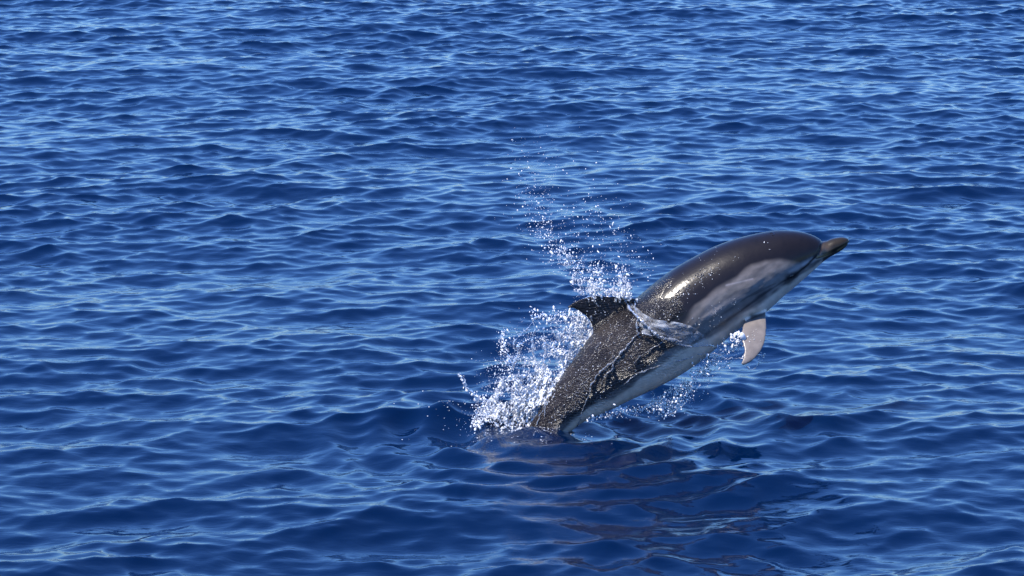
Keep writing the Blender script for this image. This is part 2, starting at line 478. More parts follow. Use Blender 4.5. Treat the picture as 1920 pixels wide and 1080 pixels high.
m_skin, nt, bs = new_mat('wet_skin')
L = nt.links.new
ca = nt.nodes.new('ShaderNodeAttribute'); ca.attribute_name = 'pigment'
wa = nt.nodes.new('ShaderNodeAttribute'); wa.attribute_name = 'runoff'
L(ca.outputs['Color'], bs.inputs['Base Color'])
bs.inputs['Roughness'].default_value = 0.42
bs.inputs['IOR'].default_value = 1.30
bs.inputs['Specular IOR Level'].default_value = 0.2
bs.inputs['Coat Weight'].default_value = 0.55
mr = nt.nodes.new('ShaderNodeMath'); mr.operation = 'MULTIPLY_ADD'; mr.inputs[1].default_value = 0.03; mr.inputs[2].default_value = 0.19
L(wa.outputs['Fac'], mr.inputs[0]); L(mr.outputs[0], bs.inputs['Coat Roughness'])
mc = nt.nodes.new('ShaderNodeMath'); mc.operation = 'MULTIPLY_ADD'; mc.inputs[1].default_value = 0.55; mc.inputs[2].default_value = 0.40
L(wa.outputs['Fac'], mc.inputs[0]); L(mc.outputs[0], bs.inputs['Coat Weight'])
bs.inputs['Coat IOR'].default_value = 1.5
tc = nt.nodes.new('ShaderNodeTexCoord')
mpn = nt.nodes.new('ShaderNodeMapping'); mpn.inputs['Rotation'].default_value = (0, R(42), 0); mpn.inputs['Scale'].default_value = (0.45, 1, 1)
na1 = nt.nodes.new('ShaderNodeTexNoise'); na1.inputs['Scale'].default_value = 145; na1.inputs['Detail'].default_value = 3; na1.inputs['Roughness'].default_value = 0.6
L(tc.outputs['Object'], mpn.inputs['Vector']); L(mpn.outputs[0], na1.inputs['Vector'])
mu = nt.nodes.new('ShaderNodeMath'); mu.operation = 'MULTIPLY'; L(na1.outputs['Fac'], mu.inputs[0]); L(wa.outputs['Fac'], mu.inputs[1])
b1n = nt.nodes.new('ShaderNodeBump'); b1n.inputs['Strength'].default_value = 1.0; b1n.inputs['Distance'].default_value = 0.024
L(mu.outputs[0], b1n.inputs['Height'])
na2 = nt.nodes.new('ShaderNodeTexNoise'); na2.inputs['Scale'].default_value = 60; na2.inputs['Detail'].default_value = 5
b2n = nt.nodes.new('ShaderNodeBump'); b2n.inputs['Strength'].default_value = 1.0; b2n.inputs['Distance'].default_value = 0.0006
L(tc.outputs['Object'], na2.inputs['Vector']); L(na2.outputs['Fac'], b2n.inputs['Height']); L(b1n.outputs[0], b2n.inputs['Normal'])
L(b2n.outputs[0], bs.inputs['Coat Normal']); L(b2n.outputs[0], bs.inputs['Normal'])

body = mesh_obj('body', WP - A0, QF, m_skin, root)
at = body.data.attributes.new('pigment', 'FLOAT_COLOR', 'POINT')
at.data.foreach_set('color', np.concatenate((C, np.ones((len(C), 1))), 1).astype(np.float32).ravel())
at = body.data.attributes.new('runoff', 'FLOAT', 'POINT')
at.data.foreach_set('value', np.clip(rough, 0, 1).astype(np.float32))

from mathutils.bvhtree import BVHTree
tree = BVHTree.FromPolygons([Vector(p) for p in WP.tolist()], QF.tolist())
def cast(px, py):
    d = ray(px, py); n = Vector(d).normalized()
    h, nor, _, dist = tree.ray_cast(Vector(CP), n)
    return (np.array(h), np.array(nor)) if h else (None, None)

# eye and blowhole
m_eye, nt, bs = new_mat('eye'); bs.inputs['Base Color'].default_value = (0.006, 0.004, 0.004, 1); bs.inputs['Roughness'].default_value = 0.06
def ellipsoid(c, ax3, rad, nu=20, nv_=12):
    vs, fs = [], []
    for i in range(nv_ + 1):
        a = math.pi * i / nv_
        for j in range(nu):
            b_ = 2 * math.pi * j / nu
            vs.append(c + ax3[0] * rad[0] * math.sin(a) * math.cos(b_) + ax3[1] * rad[1] * math.sin(a) * math.sin(b_) + ax3[2] * rad[2] * math.cos(a))
    for i in range(nv_):
        for j in range(nu):
            k = (j + 1) % nu; fs.append((i * nu + j, (i + 1) * nu + j, (i + 1) * nu + k, i * nu + k))
    return np.array(vs), np.array(fs)
h, nor = cast(1484, 517.5)
ax_h = (AU * 0.82 + AV * 0.57)
t2 = np.cross(nor, ax_h); t2 /= np.linalg.norm(t2); t1 = np.cross(t2, nor)
def eye_at(c, n, t1, t2):
    v_, f_ = ellipsoid(c - n * 0.003 - A0, (t1, t2, n), (0.0105, 0.007, 0.0065))
    return mesh_obj('eye', v_, f_, m_eye, root)
eye_at(h, nor, t1, t2)
def mirror(pw):
    q = pw - A0; P3 = np.array([[q @ AU, q @ AV, q @ AW]])
    i, m, n, a = frame_mn(P3); i = i[0]; n = -n
    p2 = Cr[i] + a[0] + (m[0] * cr - n[0] * sr) * Er[i]
    return to_world(p2[0], p2[1], m[0] * sr + n[0] * cr)
hm = mirror(h); loc, nor2, _, _ = tree.find_nearest(Vector(hm)); nor2 = np.array(nor2)
t2b = np.cross(nor2, ax_h); t2b /= np.linalg.norm(t2b)
eye_at(np.array(loc), nor2, np.cross(t2b, nor2), t2b)
h, nor = cast(1449, 438.5)
t2 = np.cross(nor, ax_h); t2 /= np.linalg.norm(t2); t1 = np.cross(t2, nor)
v_, f_ = [], []
K = 14
for i in range(K + 1):
    a = math.pi * (i / K - 0.5) * 1.25
    c = h - A0 + t1 * (0.008 * math.cos(a) - 0.004) + t2 * 0.013 * math.sin(a)
    wv = 0.0022 * math.cos(a / 1.3)
    for s_, hh in ((-1, -0.001), (-0.5, 0.0012), (0.5, 0.0012), (1, -0.001)):
        v_.append(c + t1 * s_ * wv + nor * hh)
for i in range(K):
    for j in range(3):
        q = i * 4 + j; f_.append((q, q + 1, q + 5, q + 4))
mesh_obj('blowhole', np.array(v_), np.array(f_), m_eye, root)

# ------------------------------------------------------------------ the spray
m_spray, nt, bs = new_mat('aerated_water')
bs.inputs['Base Color'].default_value = (0.90, 0.92, 0.94, 1)
bs.inputs['Roughness'].default_value = 0.15
bs.inputs['IOR'].default_value = 1.333
bs.inputs['Transmission Weight'].default_value = 0.28
m_clear, nt, bs = new_mat('clear_water')
bs.inputs['Base Color'].default_value = (0.93, 0.96, 1.0, 1)
bs.inputs['Roughness'].default_value = 0.03
bs.inputs['IOR'].default_value = 1.333
bs.inputs['Transmission Weight'].default_value = 0.96

m_rope, nt, bs = new_mat('half_clear_water')
bs.inputs['Base Color'].default_value = (0.86, 0.90, 0.96, 1)
bs.inputs['Roughness'].default_value = 0.08
bs.inputs['IOR'].default_value = 1.333
bs.inputs['Transmission Weight'].default_value = 0.86
m_film, nt, bs = new_mat('thin_water_film')
L = nt.links.new
bs.inputs['Base Color'].default_value = (0.62, 0.66, 0.72, 1)
bs.inputs['Roughness'].default_value = 0.10
bs.inputs['IOR'].default_value = 1.333
fx_ = nt.nodes.new('ShaderNodeTexCoord')
fm = nt.nodes.new('ShaderNodeMapping'); fm.inputs['Rotation'].default_value = (0, R(40), 0); fm.inputs['Scale'].default_value = (0.4, 1, 1)
fn_ = nt.nodes.new('ShaderNodeTexNoise'); fn_.inputs['Scale'].default_value = 34; fn_.inputs['Detail'].default_value = 5; fn_.inputs['Roughness'].default_value = 0.62
fr = nt.nodes.new('ShaderNodeMapRange'); fr.inputs['From Min'].default_value = 0.38; fr.inputs['From Max'].default_value = 0.72; fr.inputs['To Min'].default_value = 0.03; fr.inputs['To Max'].default_value = 0.24
L(fx_.outputs['Object'], fm.inputs['Vector']); L(fm.outputs[0], fn_.inputs['Vector']); L(fn_.outputs['Fac'], fr.inputs['Value']); L(fr.outputs[0], bs.inputs['Alpha'])
fb = nt.nodes.new('ShaderNodeBump'); fb.inputs['Distance'].default_value = 0.004; L(fn_.outputs['Fac'], fb.inputs['Height']); L(fb.outputs[0], bs.inputs['Normal'])

import openvdb
def in_poly(px, py, poly):
    ins = np.zeros(px.shape, bool); n = len(poly)
    for i in range(n):
        x0, y0 = poly[i]; x1, y1 = poly[(i + 1) % n]
        c = ((y0 > py) != (y1 > py)) & (px < (x1 - x0) * (py - y0) / (y1 - y0 + 1e-9) + x0)
        ins ^= c
    return ins
def poly_sd(pts, poly):
    d, _, _ = seg_dist(pts, list(poly) + [poly[0]])
    return np.where(in_poly(pts[:, 0], pts[:, 1], poly), d, -d)

def water_web(name, poly, wmid, whalf, flow, amount, vox=0.0028, feat=0.028, seed=0, mat=None, soft=22.0, sheets=0.5, stretch=4.5):
    """spray with the structure of torn water: strings where two wandering surfaces cross, sheets where one is thick.
    poly: outline in the side view; wmid(pts), whalf(pts): depth of the spray; flow: its direction; amount(pts): 0..1"""
    poly = np.array(poly, float); q = uv(poly[:, 0], poly[:, 1])
    lo = q.min(0) - 0.01; hi = q.max(0) + 0.01
    us = np.arange(lo[0], hi[0], vox); vs = np.arange(lo[1], hi[1], vox)
    U, Vv = np.meshgrid(us, vs, indexing='ij'); p2 = np.stack((U.ravel(), Vv.ravel()), 1)
    pxs = to_px(to_world(p2[:, 0], p2[:, 1], np.zeros(len(p2))))
    edge = poly_sd(pxs, poly)
    wob = n2(0, pxs[:, 0] * 0.55 + seed * 31, pxs[:, 1] * 0.55) * 5 + n2(1, pxs[:, 0] * 1.4, pxs[:, 1] * 1.4 + seed * 17) * 2.5
    am = (smoothstep(-4, soft, edge + wob) * amount(pxs)).reshape(U.shape)
    wm = wmid(pxs).reshape(U.shape); wh = whalf(pxs).reshape(U.shape)
    w0, w1 = (wm - wh).min() - 0.01, (wm + wh).max() + 0.01
    ws = np.arange(w0, w1, vox)
    fl_ = np.array(flow, float); fl_ /= np.linalg.norm(fl_); pf_ = np.array((fl_[1], -fl_[0]))
    out = np.empty((len(us), len(vs), len(ws)), np.float32)
    for k, w in enumerate(ws):
        s_ = U * fl_[0] + Vv * fl_[1]; c_ = U * pf_[0] + Vv * pf_[1]
        p = np.stack((s_ / (feat * stretch), c_ / feat, np.full_like(s_, w / feat)), -1) * 14
        p = p + seed * 13.7
        a = n3(0, p); b2 = n3(1, p * 1.0 + 31.0); c3 = n3(2, p * np.array((3.0, 2.1, 2.1)) + 7.0); d4 = n3(3, p * 0.45)
        depth = np.clip(1 - np.abs(w - wm) / np.maximum(wh, 1e-3), 0, 1)
        A = am * smoothstep(0, 0.45, depth)
        a = a + 0.35 * c3; b2 = b2 + 0.35 * np.roll(c3, 5, 0)
        strings = np.sqrt(a * a + b2 * b2) - (0.08 + 0.36 * A)
        skins = np.abs(a) - (0.04 + 0.20 * A) + 0.30 * smoothstep(sheets, sheets - 0.8, d4)
        F = np.minimum(strings, skins)
        F = F + 1.2 * (1 - smoothstep(0.0, 0.35, A))
        out[:, :, k] = F
    out[[0, -1]] = 1; out[:, [0, -1]] = 1; out[:, :, [0, -1]] = 1
    g = openvdb.FloatGrid(1.0)
    g.copyFromArray(out)
    pts, quads = g.convertToQuads(0.0)
    pts = pts.astype(float) * vox + np.array((us[0], vs[0], ws[0]))
    print(name, 'quads', len(quads))
    return pts, quads
def add_stuff(name, label, pts, quads, mat, cat):
    P_ = to_world(pts[:, 0], pts[:, 1], pts[:, 2])
    o = mesh_obj(name, P_, quads, mat)
    o['kind'] = 'stuff'; o['label'] = label; o['category'] = cat
    return o

gnoise = lambda p, s, k=0: n2(k, p[:, 0] * s, p[:, 1] * s)
# white water torn up behind the tail
def am_rear(p):
    back = np.array([(985, 812), (1006, 775), (1030, 738), (1055, 701), (1082, 664), (1108, 628), (1112, 605)])
    d, _, _ = seg_dist(p, back)
    low = smoothstep(640, 800, p[:, 1])
    a = 0.42 + 0.95 * np.exp(-(d / (26 + 55 * low)) ** 1.5) + 0.25 * low
    a = a * (0.8 + 0.25 * gnoise(p, 0.5))
    return np.clip(a, 0, 1.15)
rear = [(886, 800), (896, 765), (908, 742), (925, 722), (936, 690), (944, 655), (940, 618), (952, 612), (962, 650), (975, 628), (985, 595), (1000, 588), (1012, 605), (1020, 590), (1040, 582), (1056, 594),
        (1066, 582), (1092, 580), (1125, 596), (1138, 625), (1120, 665), (1090, 705), (1062, 748), (1036, 788), (1020, 818), (960, 806), (930, 798)]
web = water_web('rear', rear, lambda p: -0.035 + 0.02 * gnoise(p, 0.2, 2), lambda p: 0.045 + 0.05 * smoothstep(640, 800, p[:, 1]), (0.38, 0.92), am_rear, seed=1, feat=0.021, vox=0.0033, sheets=-0.5)
add_stuff('rear_splash', 'white sheet of torn water thrown up along the back behind the fin', web[0], web[1], m_spray, 'splash')
# spray over the dorsal fin
def am_top(p):
    return np.clip(0.75 * smoothstep(470, 560, p[:, 1]) + 0.12 + 0.15 * gnoise(p, 0.6), 0, 1)
top = [(1078, 566), (1076, 540), (1066, 515), (1050, 492), (1060, 486), (1084, 505), (1100, 520), (1112, 500), (1122, 520), (1140, 530), (1152, 522), (1160, 505), (1172, 520), (1178, 545), (1192, 570), (1165, 568), (1150, 562), (1128, 564), (1120, 575), (1112, 574), (1104, 563), (1086, 560)]
web = water_web('top', top, lambda p: 0.070 + 0 * p[:, 0], lambda p: 0.035 + 0 * p[:, 0], (-0.25, 0.95), am_top, seed=2, feat=0.018, vox=0.0022, soft=12, sheets=0.6)
add_stuff('fin_spray', 'ragged crown of white water breaking over the dorsal fin', web[0], web[1], m_spray, 'splash')
# water thrown out below the belly
def am_low(p):
    return np.clip(0.40 + 0.25 * smoothstep(700, 770, p[:, 1]) + 0.20 * gnoise(p, 0.5), 0, 0.9)
low = [(1180, 770), (1205, 748), (1245, 728), (1290, 700), (1318, 676), (1345, 655), (1372, 640), (1392, 640), (1388, 662), (1352, 690), (1318, 712), (1300, 735), (1280, 762), (1262, 780), (1235, 770), (1205, 776)]
web = water_web('low', low, lambda p: 0.02 + 0 * p[:, 0], lambda p: 0.05 + 0 * p[:, 0], (0.55, 0.83), am_low, seed=3, feat=0.026, vox=0.0028, soft=12, sheets=0.1)
add_stuff('belly_splash', 'loose curtain of water falling below the belly towards the flipper', web[0], web[1], m_clear, 'splash')

# strings of water: beaded tubes
def tube_mesh(path, rad, nseg=7):
    """path (n,3), rad (n,) -> vertices, quads, closed by pinched ends"""
    path = np.asarray(path); n = len(path)
    T = np.gradient(path, axis=0); T /= np.linalg.norm(T, axis=1)[:, None] + 1e-9
    ref = np.array((0.13, 0.21, 0.97)); Bn = np.cross(T, ref); Bn /= np.linalg.norm(Bn, axis=1)[:, None] + 1e-9; Nn = np.cross(Bn, T)
    a = np.linspace(0, 2 * np.pi, nseg, endpoint=False)
    rad = rad.copy(); rad[0] *= 0.15; rad[-1] *= 0.15
    Vt = path[:, None] + rad[:, None, None] * (np.cos(a)[None, :, None] * Bn[:, None] + np.sin(a)[None, :, None] * Nn[:, None])
    i, j = np.meshgrid(np.arange(n - 1), np.arange(nseg), indexing='ij'); k = (j + 1) % nseg
    f = np.stack((i * nseg + j, i * nseg + k, (i + 1) * nseg + k, (i + 1) * nseg + j), -1).reshape(-1, 4)
    return Vt.reshape(-1, 3), f
class Bag:
    def __init__(s): s.v, s.f, s.n = [], [], 0
    def add(s, v, f): s.v.append(v); s.f.append(f + s.n); s.n += len(v)
    def get(s): return np.concatenate(s.v), np.concatenate(s.f)
def string(bag, pxy, w, r, bead=0.5, wig=1.5, seed=0):
    pxy = np.array(pxy, float); n = max(12, int(np.abs(np.diff(pxy, axis=0)).sum() / 1.6))
    t = np.linspace(0, len(pxy) - 1, n); q = cspline(pxy, t)
    g = np.linspace(0, n * 1.4, n)
    q = q + wig * np.stack((n2(0, g, np.full(n, seed * 7.3)), n2(1, g, np.full(n, seed * 5.1))), 1)
    w = np.asarray(w, float)
    if w.ndim == 0: w = np.full(n, float(w))
    else: w = np.interp(t, np.arange(len(w)), w)
    u2 = uv(q[:, 0], q[:, 1]); path = np.concatenate((u2, w[:, None]), 1)
    rad = r * (1 + bead * n2(2, g * 2.2, np.full(n, seed * 3.7)))
    bag.add(*tube_mesh(path, np.maximum(rad, r * 0.25)))
def skin_w(px, py, lift=0.006):
    h, nor = cast(px, py)
    if h is None: return None
    return float((h - A0) @ AW) + lift
def skin_string(bag, pxy, r, lift=0.005, seed=0, bead=0.5, default=0.06, wig=0.8):
    pxy = np.array(pxy, float); t = np.linspace(0, len(pxy) - 1, 24); q = cspline(pxy, t)
    w = [skin_w(a, b_, lift) for a, b_ in q]; last = default
    for i in range(len(w)):
        if w[i] is None: w[i] = last
        last = w[i]
    string(bag, q, np.array(w), r, bead, wig, seed)

ropes = Bag()
skin_string(ropes, [(1158, 515), (1164, 540), (1172, 565), (1188, 590), (1203, 607), (1222, 626), (1245, 638), (1275, 642)], 0.0042, 0.02, 1)
skin_string(ropes, [(1190, 570), (1192, 600), (1192, 622), (1210, 630), (1240, 636), (1262, 645), (1292, 652)], 0.0022, 0.016, 2)
skin_string(ropes, [(1292, 652), (1315, 649), (1337, 649), (1360, 647), (1392, 648)], 0.0014, 0.01, 3)
skin_string(ropes, [(1194, 626), (1178, 645), (1165, 660), (1150, 678), (1128, 695), (1112, 715), (1104, 735)], 0.0026, 0.006, 4)
skin_string(ropes, [(1147, 683), (1146, 694), (1136, 703), (1126, 722)], 0.0022, 0.005, 5)
skin_string(ropes, [(1298, 669), (1270, 678), (1233, 689), (1202, 697), (1188, 705), (1168, 722)], 0.0017, 0.006, 6)
skin_string(ropes, [(1242, 640), (1220, 655), (1200, 668), (1185, 684)], 0.0013, 0.004, 7)
skin_string(ropes, [(1106, 735), (1094, 760), (1088, 785), (1082, 800)], 0.0018, 0.004, 18)
skin_string(ropes, [(1026, 745), (1022, 762), (1020, 780)], 0.0018, 0.004, 19)
skin_string(ropes, [(1040, 730), (1026, 752), (1012, 780), (1003, 805)], 0.0016, 0.006, 20)
string(ropes, [(1296, 671), (1312, 664), (1342, 666), (1361, 675), (1379, 674), (1398, 668), (1424, 665), (1426, 671), (1418, 683), (1405, 692), (1395, 686)], [0.08, 0.10, 0.11, 0.12, 0.135, 0.15, 0.15, 0.14, 0.12, 0.10, 0.10], 0.0017, 0.7, 1.2, 9)
string(ropes, [(1313, 690), (1306, 706), (1302, 718)], 0.07, 0.0035, 0.4, 0.6, 10)
string(ropes, [(1316, 706), (1330, 698), (1350, 690), (1372, 680)], 0.06, 0.0014, 0.8, 1.5, 11)
string(ropes, [(1300, 716), (1296, 735), (1286, 752), (1270, 768), (1254, 778)], 0.05, 0.0018, 0.8, 1.5, 12)
string(ropes, [(862, 700), (868, 712), (878, 730), (890, 742), (905, 748), (918, 752)], 0.02, 0.0024, 0.8, 1.5, 13)
string(ropes, [(888, 790), (896, 768), (908, 756), (926, 748), (942, 738)], 0.03, 0.0022, 0.8, 2.0, 14)
string(ropes, [(944, 618), (942, 632), (948, 650), (952, 665), (960, 690)], 0.02, 0.0022, 0.9, 2.0, 15)
string(ropes, [(962, 656), (966, 640), (975, 628), (984, 622), (1000, 600), (1018, 592), (1030, 600), (1045, 590), (1062, 582)], 0.01, 0.0019, 0.9, 2.0, 16)
string(ropes, [(998, 588), (1000, 610), (999, 640), (1003, 680)], 0.0, 0.0026, 0.8, 2.0, 17)
string(ropes, [(1022, 700), (1020, 660), (1024, 630), (1018, 612)], 0.0, 0.0022, 0.8, 2.0, 21)
string(ropes, [(1056, 585), (1060, 605), (1056, 628)], 0.0, 0.0018, 0.8, 2.0, 22)
string(ropes, [(962, 690), (970, 660), (978, 640)], 0.02, 0.0026, 0.8, 2.0, 23)
string(ropes, [(1092, 560), (1110, 557), (1135, 559), (1160, 558)], 0.055, 0.0022, 0.8, 1.0, 24)
string(ropes, [(1064, 488), (1080, 498), (1088, 520), (1104, 545)], 0.04, 0.0020, 0.9, 2.0, 25)
string(ropes, [(1120, 500), (1124, 520), (1120, 545), (1122, 560)], 0.05, 0.0026, 0.9, 2.0, 26)
string(ropes, [(1108, 560), (1112, 575), (1106, 592), (1112, 606)], 0.055, 0.0022, 0.9, 1.5, 27)
v_, f_ = ropes.get()
add_stuff('water_strings', 'thin glassy strings of water running over the flank and looping by the flipper', v_, f_, m_rope, 'splash')

# the thin film that slides over the flank under the fin
def film(name, label, rows, lift, mat):
    """rows: list of polylines (same length) in the side view; draped just off the skin"""
    rows = np.array(rows, float); nr, nc = 36, 60
    tr = np.linspace(0, len(rows) - 1, nr); tc_ = np.linspace(0, rows.shape[1] - 1, nc)
    g = np.stack([cspline(rows[:, j], tr) for j in range(rows.shape[1])], 1)
    g = np.stack([cspline(g[i], tc_) for i in range(nr)], 0)
    Wv = np.full((nr, nc), np.nan)
    for i in range(nr):
        for j in range(nc):
            w = skin_w(g[i, j, 0], g[i, j, 1], 0)
            if w is not None: Wv[i, j] = w
    Wv[np.isnan(Wv)] = np.nanmin(Wv)
    e = np.sin(np.linspace(0, np.pi, nc))[None] ** 0.5
    er = np.sin(np.clip(np.linspace(0.25, 3.25, nr), 0, np.pi))[:, None] ** 0.6
    Wv = Wv - 0.0035 + lift * (0.30 + e) * er + 0.004 * n2(0, g[..., 0] * 0.9, g[..., 1] * 0.9) + 0.002 * n2(1, g[..., 0] * 2.4, g[..., 1] * 2.4)
    p = uv(g[..., 0].ravel(), g[..., 1].ravel())
    top_ = np.concatenate((p, Wv.reshape(-1, 1)), 1); bot = top_ - np.array((0, 0, 0.0022))
    ii, jj = np.meshgrid(np.arange(nr - 1), np.arange(nc - 1), indexing='ij'); b = (ii * nc + jj).ravel()
    F1 = np.stack((b, b + 1, b + nc + 1, b + nc), 1); N0 = nr * nc
    per = [i * nc for i in range(nr)][::-1] + list(range(1, nc)) + [i * nc + nc - 1 for i in range(1, nr)] + [(nr - 1) * nc + j for j in range(nc - 2, 0, -1)]
    F3 = np.array([(per[i], per[(i + 1) % len(per)], per[(i + 1) % len(per)] + N0, per[i] + N0) for i in range(len(per))])
    add_stuff(name, label, np.concatenate((top_, bot)), np.concatenate((F1, F1[:, ::-1] + N0, F3)), mat, 'splash')
film('water_film', 'clear film of water sliding down the flank in front of the dorsal fin',
     [[(1166, 545), (1180, 575), (1194, 600), (1196, 624)], [(1178, 562), (1200, 590), (1216, 612), (1222, 634)], [(1192, 590), (1232, 604), (1255, 622), (1262, 648)],
      [(1212, 608), (1262, 606), (1290, 624), (1300, 652)], [(1240, 622), (1285, 612), (1312, 626), (1330, 650)]], 0.011, m_film)

# droplets
ph = (1 + 5 ** 0.5) / 2
IV = np.array([(-1, ph, 0), (1, ph, 0), (-1, -ph, 0), (1, -ph, 0), (0, -1, ph), (0, 1, ph), (0, -1, -ph), (0, 1, -ph), (ph, 0, -1), (ph, 0, 1), (-ph, 0, -1), (-ph, 0, 1)]); IV /= np.linalg.norm(IV[0])
IF = np.array([(0, 11, 5), (0, 5, 1), (0, 1, 7), (0, 7, 10), (0, 10, 11), (1, 5, 9), (5, 11, 4), (11, 10, 2), (10, 7, 6), (7, 1, 8), (3, 9, 4), (3, 4, 2), (3, 2, 6), (3, 6, 8), (3, 8, 9), (4, 9, 5), (2, 4, 11), (6, 2, 10), (8, 6, 7), (9, 8, 1)])
def subdiv(V0, F0):
    V0 = V0.tolist(); cache = {}; F2 = []
    def mid(a, b_):
        k = (min(a, b_), max(a, b_))
        if k not in cache:
            p = (np.array(V0[a]) + np.array(V0[b_])); p /= np.linalg.norm(p); V0.append(p.tolist()); cache[k] = len(V0) - 1
        return cache[k]
    for a, b_, c in F0:
        x, y, z = mid(a, b_), mid(b_, c), mid(c, a); F2 += [(a, x, z), (b_, y, x), (c, z, y), (x, y, z)]
    return np.array(V0), np.array(F2)
IV2, IF2 = subdiv(IV, IF)
g_ = np.random.default_rng(77)
def drops(pxy, w, r, stretch=None):
    """droplets at picture-plane points; returns vertices and triangles"""
    n = len(pxy); p = uv(pxy[:, 0], pxy[:, 1]); c = np.concatenate((p, np.asarray(w)[:, None]), 1)
    V_, F_, o = [], [], 0
    for i in range(n):
        B, T_ = (IV2, IF2) if r[i] > 0.0012 else (IV, IF)
        d = g_.normal(size=3); d /= np.linalg.norm(d)
        d = d * 0.6 + np.array((-0.3, 0.8, 0)); d /= np.linalg.norm(d); k = 1 + abs(g_.normal()) * 0.9
        v = B * r[i]; v = v + np.outer(v @ d, d) * (k - 1)
        V_.append(v + c[i]); F_.append(T_ + o); o += len(v)
    return np.concatenate(V_), np.concatenate(F_)
def cluster(line, n, spread, r0, r1, wr=(-0.05, 0.12), taper=None):
    line = np.array(line, float); t = g_.random(n) * (len(line) - 1) if taper is None else (g_.random(n) ** taper) * (len(line) - 1)
    q = cspline(line[:, :2], t); sp_ = np.interp(t, np.arange(len(line)), spread) if np.ndim(spread) else np.full(n, spread)
    q = q + g_.normal(size=(n, 2)) * sp_[:, None] * 0.6
    return q, g_.uniform(*wr, n), r0 * np.exp(g_.normal(size=n) * 0.42) + (g_.random(n) ** 6) * r1
def add_drops(name, label, groups, mat=None):
    q = np.concatenate([x[0] for x in groups]); w = np.concatenate([x[1] for x in groups]); r = np.concatenate([x[2] for x in groups])
    v, f = drops(q, w, r); add_stuff(name, label, v, f, mat or m_spray, 'water drops')
G = [cluster([(1118, 545), (1100, 520), (1070, 492), (1045, 470)], 320, [28, 26, 22, 20], 0.0013, 0.0018),
     cluster([(1062, 486), (1035, 462), (1020, 435), (1012, 415), (1008, 395)], 170, [16, 18, 20, 24, 28], 0.0013, 0.0016),
     cluster([(1008, 400), (1005, 375), (1000, 350), (985, 320), (1000, 285)], 60, [24, 28, 30, 34, 40], 0.0011, 0.0012),
     cluster([(1050, 400), (1080, 440), (1120, 470)], 90, [60, 55, 45], 0.0011, 0.0012),
     cluster([(1110, 400), (1150, 430), (1180, 470), (1215, 520)], 90, [45, 42, 36, 24], 0.0011, 0.0014),
     cluster([(1165, 505), (1170, 535), (1178, 560)], 130, [12, 12, 10], 0.0018, 0.002),
     cluster([(1120, 505), (1122, 535), (1125, 555)], 120, [12, 16, 18], 0.0019, 0.003),
     cluster([(1010, 300), (1080, 330), (1130, 380)], 40, [50, 60, 50], 0.0010, 0.001)]
G.append(cluster([(1122, 550), (1100, 520), (1060, 480), (1020, 420), (1005, 370), (1010, 300)], 900, [34, 36, 34, 40, 50, 60], 0.0006, 0.0008))
G.append(cluster([(1160, 540), (1170, 480), (1120, 420)], 350, [34, 50, 60], 0.0006, 0.0008))
add_drops('fin_droplets', 'plume of white droplets flying up and left above the dorsal fin', G)
G = [cluster([(905, 770), (930, 730), (950, 680), (990, 640), (1040, 610), (1080, 600)], 200, [16, 22, 26, 26, 22, 16], 0.0012, 0.002, (-0.12, 0.02)),
     cluster([(860, 700), (872, 720), (890, 742), (915, 750)], 60, [3, 4, 6, 8], 0.0019, 0.002, (0, 0.04)),
     cluster([(945, 618), (942, 640), (948, 665), (940, 700)], 90, [6, 8, 9, 12], 0.0018, 0.002),
     cluster([(890, 800), (905, 775), (930, 790), (960, 800), (1000, 808)], 520, [8, 14, 14, 10, 8], 0.0010, 0.003, (-0.02, 0.10)),
     cluster([(1000, 590), (1030, 595), (1070, 590)], 110, [8, 10, 8], 0.0018, 0.002)]
G.append(cluster([(900, 780), (930, 735), (950, 690), (985, 640), (1040, 620), (1085, 600)], 1300, [20, 34, 36, 34, 26, 16], 0.0007, 0.0008, (-0.13, 0.01)))
G.append(cluster([(1000, 790), (1030, 730), (1065, 680), (1095, 630)], 1500, [16, 18, 18, 12], 0.0009, 0.001, (-0.10, -0.01)))
add_drops('rear_droplets', 'droplets flung off the white water behind the tail', G)
G = [cluster([(1385, 640), (1350, 655), (1330, 680), (1300, 710), (1270, 745), (1230, 765)], 420, [14, 16, 18, 18, 18, 12], 0.0015, 0.0025, (-0.02, 0.12)),
     cluster([(1100, 788), (1140, 776), (1180, 765), (1230, 772), (1262, 778)], 120, [5, 6, 7, 6, 5], 0.0021, 0.003, (0.0, 0.06)),
     cluster([(1370, 630), (1376, 640), (1392, 632)], 60, [6, 8, 8], 0.0022, 0.003, (0.12, 0.16)),
     cluster([(1385, 672), (1405, 668), (1424, 668)], 26, [5, 4, 4], 0.0018, 0.002, (0.12, 0.15))]
G.append(cluster([(1385, 645), (1340, 680), (1300, 710), (1270, 745), (1220, 765), (1130, 780)], 1000, [16, 24, 26, 24, 14, 8], 0.0007, 0.0008))
add_drops('belly_droplets', 'droplets scattered in the air between belly and flipper', G)
# beads of water lying on the skin
q = []
for x, y, n, s_ in ((1431, 457, 5, 5), (1436, 470, 3, 3), (1373, 487, 8, 7), (1338, 508, 26, 9), (1320, 520, 22, 9), (1306, 532, 30, 10), (1288, 545, 40, 12), (1266, 560, 45, 14), (1335, 475, 8, 9), (1312, 488, 9, 8),
                   (1374, 568, 22, 8), (1340, 586, 36, 12), (1385, 580, 8, 10), (1300, 610, 40, 24), (1240, 590, 70, 24), (1180, 640, 150, 40), (1130, 690, 190, 40), (1080, 740, 170, 34), (1040, 790, 90, 24), (1330, 612, 20, 14),
                   (1408, 625, 26, 10), (1400, 640, 16, 8), (1140, 600, 50, 18), (1118, 590, 26, 12), (1220, 700, 40, 30), (1090, 690, 80, 26), (1225, 560, 40, 14)):
    for _ in range(n): q.append((x + g_.normal() * s_ * 0.75, y + g_.normal() * s_ * 0.6))
